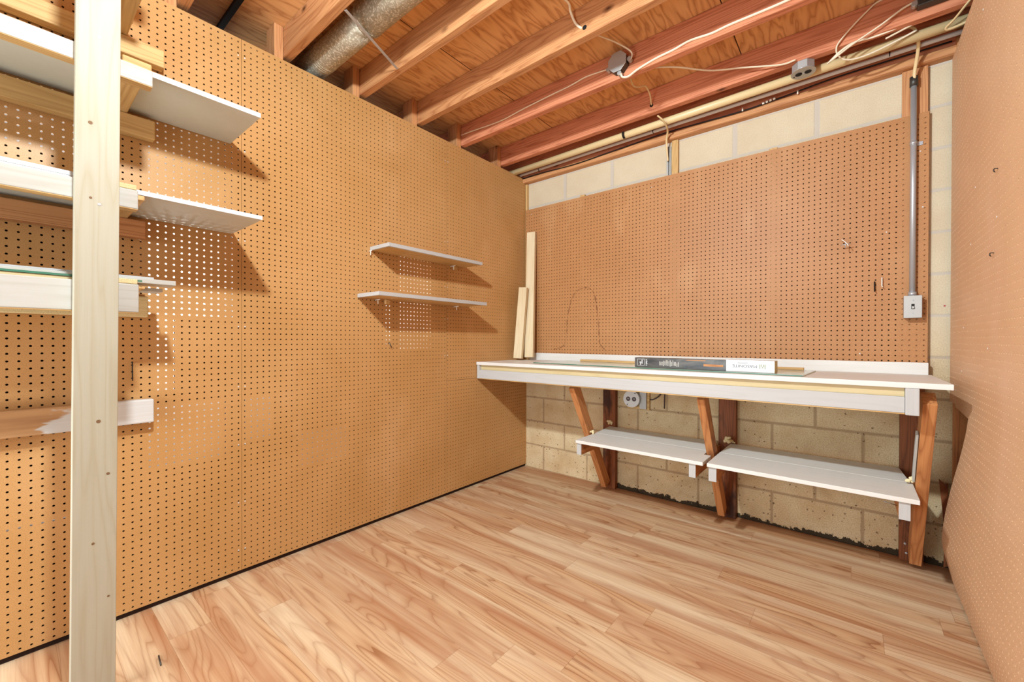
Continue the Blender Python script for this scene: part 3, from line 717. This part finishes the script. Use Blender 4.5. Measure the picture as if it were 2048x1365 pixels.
rail('front_rail', .350, .388, -2.489, 2.30, 2.35, M_['paleboard_y'])
rail('rear_rail', .004, .050, -2.397, 2.145, 2.212, M_['pine_y'])
rail('rear_rail', .004, .045, -2.424, 1.853, 1.925, M_['pine_y'])
rail('rear_rail', .004, .045, -2.452, 1.463, 1.530, M_['fir_y'])
rail('rear_rail', .004, .045, -2.445, 1.160, 1.240, M_['osb_y'])
o = box('low_rail', .004, .042, YE, -2.428, .751, .841, LOWRAIL, rk, .004); o['label'] = 'pale low rail with a brown left half'
for (ye, z0) in ((-2.489, 1.897), (-2.525, 1.490), (-2.524, 1.160)):
    box('rail_underside', .3505, .3875, YE, ye-.001, z0-.0018, z0-.0002, M_['pine_y'], rk, 0)
for z in (2.212, 1.925, 1.531):
    zz = {2.212: (2.213, 2.251), 1.925: (1.926, 1.9475), 1.531: (1.5305, 1.547)}[z]
    box('cross_arm', .012, .349, -2.594, -2.503, zz[0], zz[1], M_['pine_x'], rk, .003)
box('cross_arm', .012, .349, -2.594, -2.503, 1.2405, 1.2475, M_['pine_x'], rk, .001)
for (yy, zz, rr) in ((-2.635, 1.71, .005), (-2.635, 1.49, .0035), (-2.62, .83, .005), (-2.60, .67, .004), (-2.632, .47, .0035), (-2.60, .30, .003)):
    prism('knot', disc((yy, zz), rr, 12), 'x', .4258, .4266, M_['knot'], rk, 0)
for (yy, zz) in ((-2.615, 1.97), (-2.617, 1.475)):
    prism('nail_head', disc((yy, zz), .004, 12), 'x', .4255, .4272, M_['steel'], rk, 0)

def melshelf(y0, y1, z0, z1, x0, x1, label):
    d = thing('shelf_board', ((x0+x1)/2, (y0+y1)/2, z0), label, 'shelf')
    box('board', x0, x1-.0012, y0, y1-.0012, z0, z1, M_['melamine'], d, .0005)
    o = box('edge_band', x1-.0012, x1+.0006, y0, y1, z0, z1, M_['melamine_edge'], d, 0); o['label'] = 'white edge band'
    return d
melshelf(YE, -2.160, 1.9485, 1.966, .003, .349, 'long grey-bottomed shelf board, upper of two, on the timber rack')
melshelf(YE, -2.154, 1.5480, 1.563, .003, .349, 'long grey-bottomed shelf board, lower of two, on the timber rack')
melshelf(YE, -2.62, 1.564, 1.576, .02, .349, 'second thin white board stacked on the lower shelf board behind the post')
tag(box('wood_offcut', .3495, .375, -2.56, -2.489, 1.9495, 1.975, M_['pine_y'], bevel=.004), 'small pale offcut lying on the top end of the upper front rail', 'offcut')
tag(box('wood_offcut', .3495, .386, -2.59, -2.528, 1.5505, 1.566, M_['osb_y'], bevel=.002), 'small chipboard offcut on the end of the middle front rail', 'offcut')
tag(box('wood_offcut', .3495, .386, -2.60, -2.527, 1.2505, 1.266, M_['osb_y'], bevel=.002), 'small chipboard offcut on the end of the lowest front rail', 'offcut')
# boards lying on the third level
def loose(x0, x1, y1, z0, z1, mat, label, cat='board', y0=YE, name='loose_board'): return tag(box(name, x0, x1, y0, y1, z0, z1, mat, bevel=.0012), label, cat)
loose(.10, .19, -2.429, 1.2485, 1.2605, M_['paleboard_y'], 'thin pale board lying lowest on the third rack level, end showing right of the post')
loose(.21, .30, -2.413, 1.2645, 1.2805, M_['paleboard_y'], 'pale board on the third rack level reaching farthest right')
loose(.06, .20, -2.455, 1.2810, 1.2980, M_['white_y'], 'white board lying highest on the third level of the timber rack')
loose(.20, .345, -2.62, 1.2485, 1.262, M_['cream_y'], 'cream board under the green-edged glass behind the post')
d = thing('glass_pane', (.32, -2.9, 1.2625), 'narrow pane of glass with green edge lying on the timber rack', 'glass')
box('pane', .305, .347, YE, -2.527, 1.2628, 1.2688, M_['glass'], d, 0)
o = box('pane_edge', .3471, .3483, YE, -2.51, 1.2628, 1.2688, M_['glassedge'], d, 0); o['label'] = 'dark green glass edge'

# ================================================================== TWO SMALL SHELVES
def smallshelf(y0, y1, z0, z1, xd, label, strips):
    d = thing('wall_shelf', (xd/2, (y0+y1)/2, z0), label, 'shelf', None)
    box('board', .002, xd-.016, y0+.012, y1-.004, z0+.001, z1, M_['pine_y'], d, .001)
    box('edge_strip', xd-.016, xd, y0+.013, y1, z0, z1, M_['white_y'], d, .001)
    box('end_strip', .002, xd, y0, y0+.0125, z0, z1, M_['white_x'], d, .001)
    for (xx, yy) in strips:
        tube('shelf_peg', [(0, yy, z0-.006), (xx, yy, z0-.004)], .003, M_['whitewire'], d, 8, smooth_n=0)
        tube('shelf_peg', [(xx*.6, yy, z0-.002), (xx*.6, yy, z0-.03)], .0026, M_['whitewire'], d, 8, smooth_n=0)
    return d
d = smallshelf(-1.475, -.738, 1.590, 1.611, .19, 'small white-edged shelf on the left wall, upper of two', [(.03, -1.48), (.05, -.86)])
box('support_block', .01, .022, -.84, -.815, 1.563, 1.589, M_['pine_z'], d, .002)
d = smallshelf(-1.552, -.720, 1.313, 1.334, .215, 'small white-edged shelf on the left wall, lower of two', [(.05, -1.44), (.05, -.83)])
box('support_block', .03, .05, -1.40, -1.375, 1.285, 1.312, M_['pine_z'], d, .002)

# ================================================================== WALL STUDS, WORKBENCH
def stud(x0, x1, z1, mat, label, y0=-.04, z0=.001): return tag(box('wall_stud', x0, x1, y0, -.0008, z0, z1, mat, bevel=.002), label, 'stud')
stud(.745, .842, .893, M_['oldstud_z'], 'dark brown stud under the workbench behind the left brace')
stud(1.530, 1.628, .893, M_['oldstud_z'], 'dark stained stud under the workbench behind the middle brace')
stud(2.354, 2.441, .893, M_['oldstud_z'], 'reddish brown stud under the workbench behind the right brace')
wb = thing('workbench', (1.23, -.3, .9), 'long white wooden workbench along the back wall', 'workbench')
box('worktop', .004, 2.462, -.61, -.052, .893, .915, M_['bright_x'], wb, .002)
box('backsplash', .07, 2.452, -.051, -.0325, .893, .972, M_['bright_x'], wb, .002)
box('backsplash_end', .03, .0695, -.051, -.0325, .893, .973, M_['pine_x'], wb, .001)
box('apron', .03, 2.330, -.588, -.570, .80, .8925, M_['cream_x'], wb, .001)['label'] = 'cream-yellow recessed strip'
box('front_rail', .03, 2.330, -.606, -.5885, .795, .858, M_['white_x'], wb, .002)
box('rail_underside', .03, 2.330, -.604, -.572, .790, .7945, M_['pine_x'], wb, .001)
box('end_block', 2.3305, 2.371, -.612, -.54, .788, .8925, M_['white_z'], wb, .003)
box('end_block', .006, .0295, -.606, -.54, .792, .8925, M_['white_z'], wb, .003)
for (x0, x1, zt, mt) in ((.770, .810, .80, 'brace_z'), (1.545, 1.583, .80, 'brace_z')):
    beam('brace', ((x0+x1)/2, -.525, zt-.012), ((x0+x1)/2, -.085, .045), x1-x0, .07, M_[mt], wb)
beam('brace', (2.405, -.525, .85), (2.405, -.085, .045), .042, .085, M_['brace_z'], wb)
beam('brace', (2.378, -.46, .70), (2.378, -.33, .475), .008, .03, M_['paleboard_z'], wb)['label'] = 'pale splintered strip'
for xx in (.79, 1.564, 2.405):
    box('bearer', xx-.019, xx+.019, -.55, -.055, .84, .8925, M_['brace_y'], wb, .002) if xx != 2.405 else None

# lower shelves hung on cleats between the braces
def lowshelf(front, back, cl, label):
    xs = [p[0] for p in front]
    d = thing('low_shelf', ((min(xs)+max(xs))/2, -.3, .43), label, 'shelf')
    prism('shelf_board', front, 'z', .434, .453, M_['bright_x'], d, .002)
    prism('shelf_board', back, 'z', .434, .453, M_['bright_x'], d, .002)
    for (a, b) in cl:
        box('cleat', a, b, -.545, -.042, .362, .433, M_['brace_y'], d, .002)
        box('cleat_end', a, b, -.551, -.5455, .361, .433, M_['white_z'], d, .001)['label'] = 'white painted cleat end'
    return d
lowshelf([(.826, -.563), (1.578, -.563), (1.578, -.40), (1.540, -.40), (1.540, -.305), (.826, -.305)],
         [(.826, -.303), (1.540, -.303), (1.524, -.042), (.80, -.042)], [(.828, .86), (1.506, 1.540)], 'white slatted low shelf under the workbench, left of the middle brace')
lowshelf([(1.597, -.563), (2.379, -.563), (2.379, -.305), (1.597, -.305)],
         [(1.597, -.303), (2.372, -.303), (2.352, -.042), (1.60, -.042)], [(1.603, 1.640), (2.318, 2.353)], 'white slatted low shelf under the workbench, right of the middle brace')
# dried foam and splinters on the studs
def blob(c, r, label, seed):
    random.seed(seed); bm = bmesh.new()
    for k in range(7):
        q = bmesh.ops.create_icosphere(bm, subdivisions=2, radius=r*random.uniform(.35, .6))
        o = Vector((random.uniform(-1, 1)*r, random.uniform(-.3, .3)*r, random.uniform(-.5, .6)*r))
        for v in q['verts']: v.co = v.co*random.uniform(.85, 1.15)+o
    tag(finish('foam_lump', bm, M_['foam'], c, None, smooth=True), label, 'foam')
blob((.80, -.046, .475), .02, 'cream foam lump behind the left end of the left low shelf', 1)
blob((.82, -.345, .466), .014, 'small cream foam lump beside the left brace on the low shelf', 2)
blob((1.585, -.10, .485), .022, 'cream foam lump between the two low shelves at the dark stud', 3)
blob((1.61, -.05, .468), .012, 'small cream foam lump at the back left of the right low shelf', 4)
blob((2.368, -.33, .472), .016, 'small white foam lump beside the right brace on the low shelf', 5)
tag(tube('nail', [(2.315, -.50, .40), (2.275, -.53, .415)], .002, M_['steel'], None, 6, smooth_n=0), 'bright nail sticking out of the cleat under the right low shelf', 'nail')
for (xx, zz, w) in ((2.375, .085, 'highest'), (2.395, .062, 'middle'), (2.38, .04, 'lowest')):
    tag(prism('screw_head', disc((xx, zz), .005, 12), 'y', -.0425, -.0402, M_['steel']), 'bright screw head at the foot of the right stud, the '+w+' of three', 'screw')

# round white outlet on its board, below the workbench
d = thing('wall_outlet', (.97, -.04, .67), 'round white outlet box with two brown sockets under the workbench', 'outlet')
box('mounting_board', .925, 1.085, -.018, -.0006, .595, .735, M_['pine_x'], d, .002)
box('white_block', 1.02, 1.068, -.034, -.0185, .60, .725, M_['white_z'], d, .002)
prism('box_body', disc((.975, .668), .057, 32), 'y', -.058, -.0185, M_['zinc'], d)
prism('cover_plate', disc((.972, .668), .059, 36), 'y', -.062, -.0585, M_['whiteplastic'], d)
for s_ in (-1, 1):
    so = prism('socket', disc((.972+s_*.0215, .668), .0155, 18), 'y', -.0635, -.062, M_['brown'], d, 0)
    for q in (-1, 1): box('slot', .972+s_*.0215+q*.005-.0012, .972+s_*.0215+q*.005+.0012, -.0641, -.0636, .664, .674, M_['whiteplastic'], so, 0)
prism('screw', disc((.972, .668), .002, 10), 'y', -.0632, -.062, M_['steel'], d, 0)
prism('screw', disc((1.0, .708), .004, 10), 'y', -.0632, -.062, M_['black'], d, 0)
prism('screw', disc((.944, .628), .004, 10), 'y', -.0632, -.062, M_['darksteel'], d, 0)
tag(tube('brown_cable', [(1.086, -.012, .668), (1.11, -.012, .672), (1.15, -.012, .70), (1.17, -.012, .74), (1.18, -.012, .80)], .004, M_['brown'], None, 8), 'dark brown cable rising from the white outlet behind the workbench rail', 'cable')
tag(tube('brown_cable', [(1.19, -.008, .83), (1.186, -.008, .72), (1.183, -.006, .615)], .0035, M_['brown'], None, 8), 'dark brown wire hanging down the block wall right of the outlet', 'cable')

# ================================================================== THINGS ON THE WORKBENCH
gl = thing('glass_pane', (1.2, -.3, .916), 'long pale green pane of glass lying flat on the white workbench', 'glass')
P4 = [(.43, -.475), (2.0, -.562), (2.022, -.135), (.46, -.08)]
prism('pane', P4, 'z', .9156, .9206, M_['glass'], gl, 0)
o = beam('pane_edge', (.43, -.4765, .9181), (2.0, -.5635, .9181), .0012, .0045, M_['glassedge'], gl, wdir=(0, 1, 0), bevel=0); o['label'] = 'dark green glass edge'
tag(beam('wood_stick', (.60, -.115, .9285), (1.975, -.19, .9285), .018, .014, M_['pine_z'], wdir=(0, 1, 0)), 'thin yellow wooden stick lying behind the long carton on the workbench', 'stick')

# long carton, lying upside down; front face runs from A to B
A = Vector((1.175, -.475, .9215)); B = Vector((1.885, -.52, .9215)); HB = .058; DB = .058
dirx = (B-A).normalized(); nrm = Vector((dirx.y, -dirx.x, 0)); ang = math.atan2(dirx.y, dirx.x)
L = (B-A).length
bxo = thing('carton', A, 'long black and white carton printed upside down on the glass pane', 'carton'); bxo.rotation_euler = (0, 0, ang)
def lbox(name, x0, x1, y0, y1, z0, z1, mat, par=bxo, bev=.001):
    bm = bmesh.new(); bmesh.ops.create_cube(bm, size=1)
    c = Vector(((x0+x1)/2, (y0+y1)/2, (z0+z1)/2))
    for v in bm.verts: v.co = Vector((v.co.x*(x1-x0), v.co.y*(y1-y0), v.co.z*(z1-z0)))
    me = bpy.data.meshes.new(name); bm.to_mesh(me); bm.free(); me.materials.append(mat)
    o = bpy.data.objects.new(name, me); COL.objects.link(o); o.parent = par; o.location = c
    if bev:
        b = o.modifiers.new('bevel', 'BEVEL'); b.width = bev; b.segments = 2
    return o
SPL = L*.70
lbox('black_end', 0, SPL, 0, DB, .0, HB*.94, M_['blackprint'])
lbox('white_end', SPL+.0002, L, 0, DB, 0, HB, M_['boxwhite'])
lbox('end_flap', L+.0002, L+.0012, .001, DB-.001, .001, HB-.001, M_['card'])
def text(body, x, z, size, mat, name, xs=1.0, flip=True):
    c = bpy.data.curves.new(name, 'FONT'); c.body = body; c.size = size; c.extrude = .0001; c.align_x = 'CENTER'; c.align_y = 'CENTER'
    tmp = bpy.data.objects.new('tmp', c); COL.objects.link(tmp)
    bpy.context.view_layer.update()
    me = bpy.data.meshes.new_from_object(tmp.evaluated_get(bpy.context.evaluated_depsgraph_get()))
    bpy.data.objects.remove(tmp)
    me.name = name; me.materials.clear(); me.materials.append(mat)
    o = bpy.data.objects.new(name, me); COL.objects.link(o); o.parent = bxo
    o.location = (x, -.0004, z); o.scale = (xs, 1, 1)
    o.rotation_euler = (math.pi/2, math.pi, 0) if flip else (math.pi/2, 0, 0)
    return o
text('MASONITE', L*.82, HB*.50, .020, M_['ink'], 'lettering', 1.15)
lbox('small_print', L*.775, L*.84, -.0004, .0002, HB*.74, HB*.77, M_['ink'], bev=0)
for k, (dx, h, z_) in enumerate(((0, .021, 0), (.0055, .012, .009), (.011, .009, .002), (.0165, .012, .009), (.022, .021, 0))):
    lbox('logo_bar', L*.912+dx, L*.912+dx+.0024, -.0006, .0002, HB*.32+z_, HB*.32+z_+h, M_['greenink'], bev=0)
# emblem: white square outline with a figure, small block of print, the picture of a tool handle
wp = M_['whiteplastic']
for (a, b, c_, d_) in ((.016, .060, .008, .0098), (.016, .060, .045, .0468), (.016, .0178, .008, .0468), (.0582, .060, .008, .0468)):
    lbox('emblem_line', a, b, -.0006, .0002, c_, d_, wp, bev=0)
lbox('emblem_figure', .033, .038, -.0006, .0002, .013, .032, wp, bev=0); lbox('emblem_figure', .028, .050, -.0006, .0002, .026, .030, wp, bev=0); lbox('emblem_figure', .043, .048, -.0006, .0002, .018, .042, wp, bev=0)
for k in range(5): lbox('print_mark', .068, .076+.002*(k % 2), -.0006, .0002, .010+k*.0075, .0145+k*.0075, wp, bev=0)
random.seed(5)
for k in range(15):
    lbox('print_line', .15+k*.0075, .152+k*.0075, -.0006, .0002, .010+random.uniform(0, .006), .046-random.uniform(0, .012)-(k > 10)*.008, M_['whitewire'], bev=0)
lbox('handle_picture', SPL*.78, SPL*.975, -.0006, .0002, HB*.33, HB*.52, M_['fir_x'], bev=0)
lbox('handle_picture', SPL*.60, SPL*.80, -.0006, .0002, HB*.80, HB*.86, M_['fir_x'], bev=0)

# two boards leaning in the corner
tag(beam('leaning_board', (.150, -.155, .938), (.100, -.062, 1.965), .072, .036, M_['lightpine_z'], wdir=(1, .25, 0)), 'taller pale board leaning in the corner on the workbench', 'board')
tag(beam('leaning_board', (.088, -.222, .930), (.100, -.168, 1.50), .07, .036, M_['lightpine_z'], wdir=(1, .25, 0)), 'shorter pale board leaning in front of the taller one on the workbench', 'board')
tag(prism('paint_dot', disc((2.51, 1.243), .004, 10), 'y', -.0008, -.0002, plain('red_paint', '#b03040', .6)), 'tiny red paint dot on the pale block wall beside the switch', 'paint mark')

# ------------------------------------------------------------------ repeats share a group
for key, g in (('floor_joist', 'ceiling joists'), ('joist_block', 'upright blocks between the joist ends'), ('wall_stud', 'studs under the workbench'),
               ('wall_batten', 'battens on the block wall'), ('low_shelf', 'low shelves under the workbench'), ('wall_shelf', 'small shelves on the left wall'),
               ('shelf_board', 'long shelf boards on the timber rack'), ('loose_board', 'boards lying on the timber rack'), ('wood_offcut', 'offcuts on the front rails'),
               ('leaning_board', 'boards leaning in the corner'), ('foam_lump', 'foam lumps on the low shelves'), ('screw_head', 'screws at the foot of the right stud'),
               ('pegboard_panel', 'pegboard sheets on the walls'), ('peg_hook', 'hooks in the pegboards'), ('junction_box', 'steel junction boxes on the joists'),
               ('brown_cable', 'brown cables behind the workbench'), ('cable', 'cream cables under the ceiling')):
    for o in COL.objects:
        if o.parent is None and o.name.split('.')[0] == key and o.get('label') and not o.get('group'): o['group'] = g
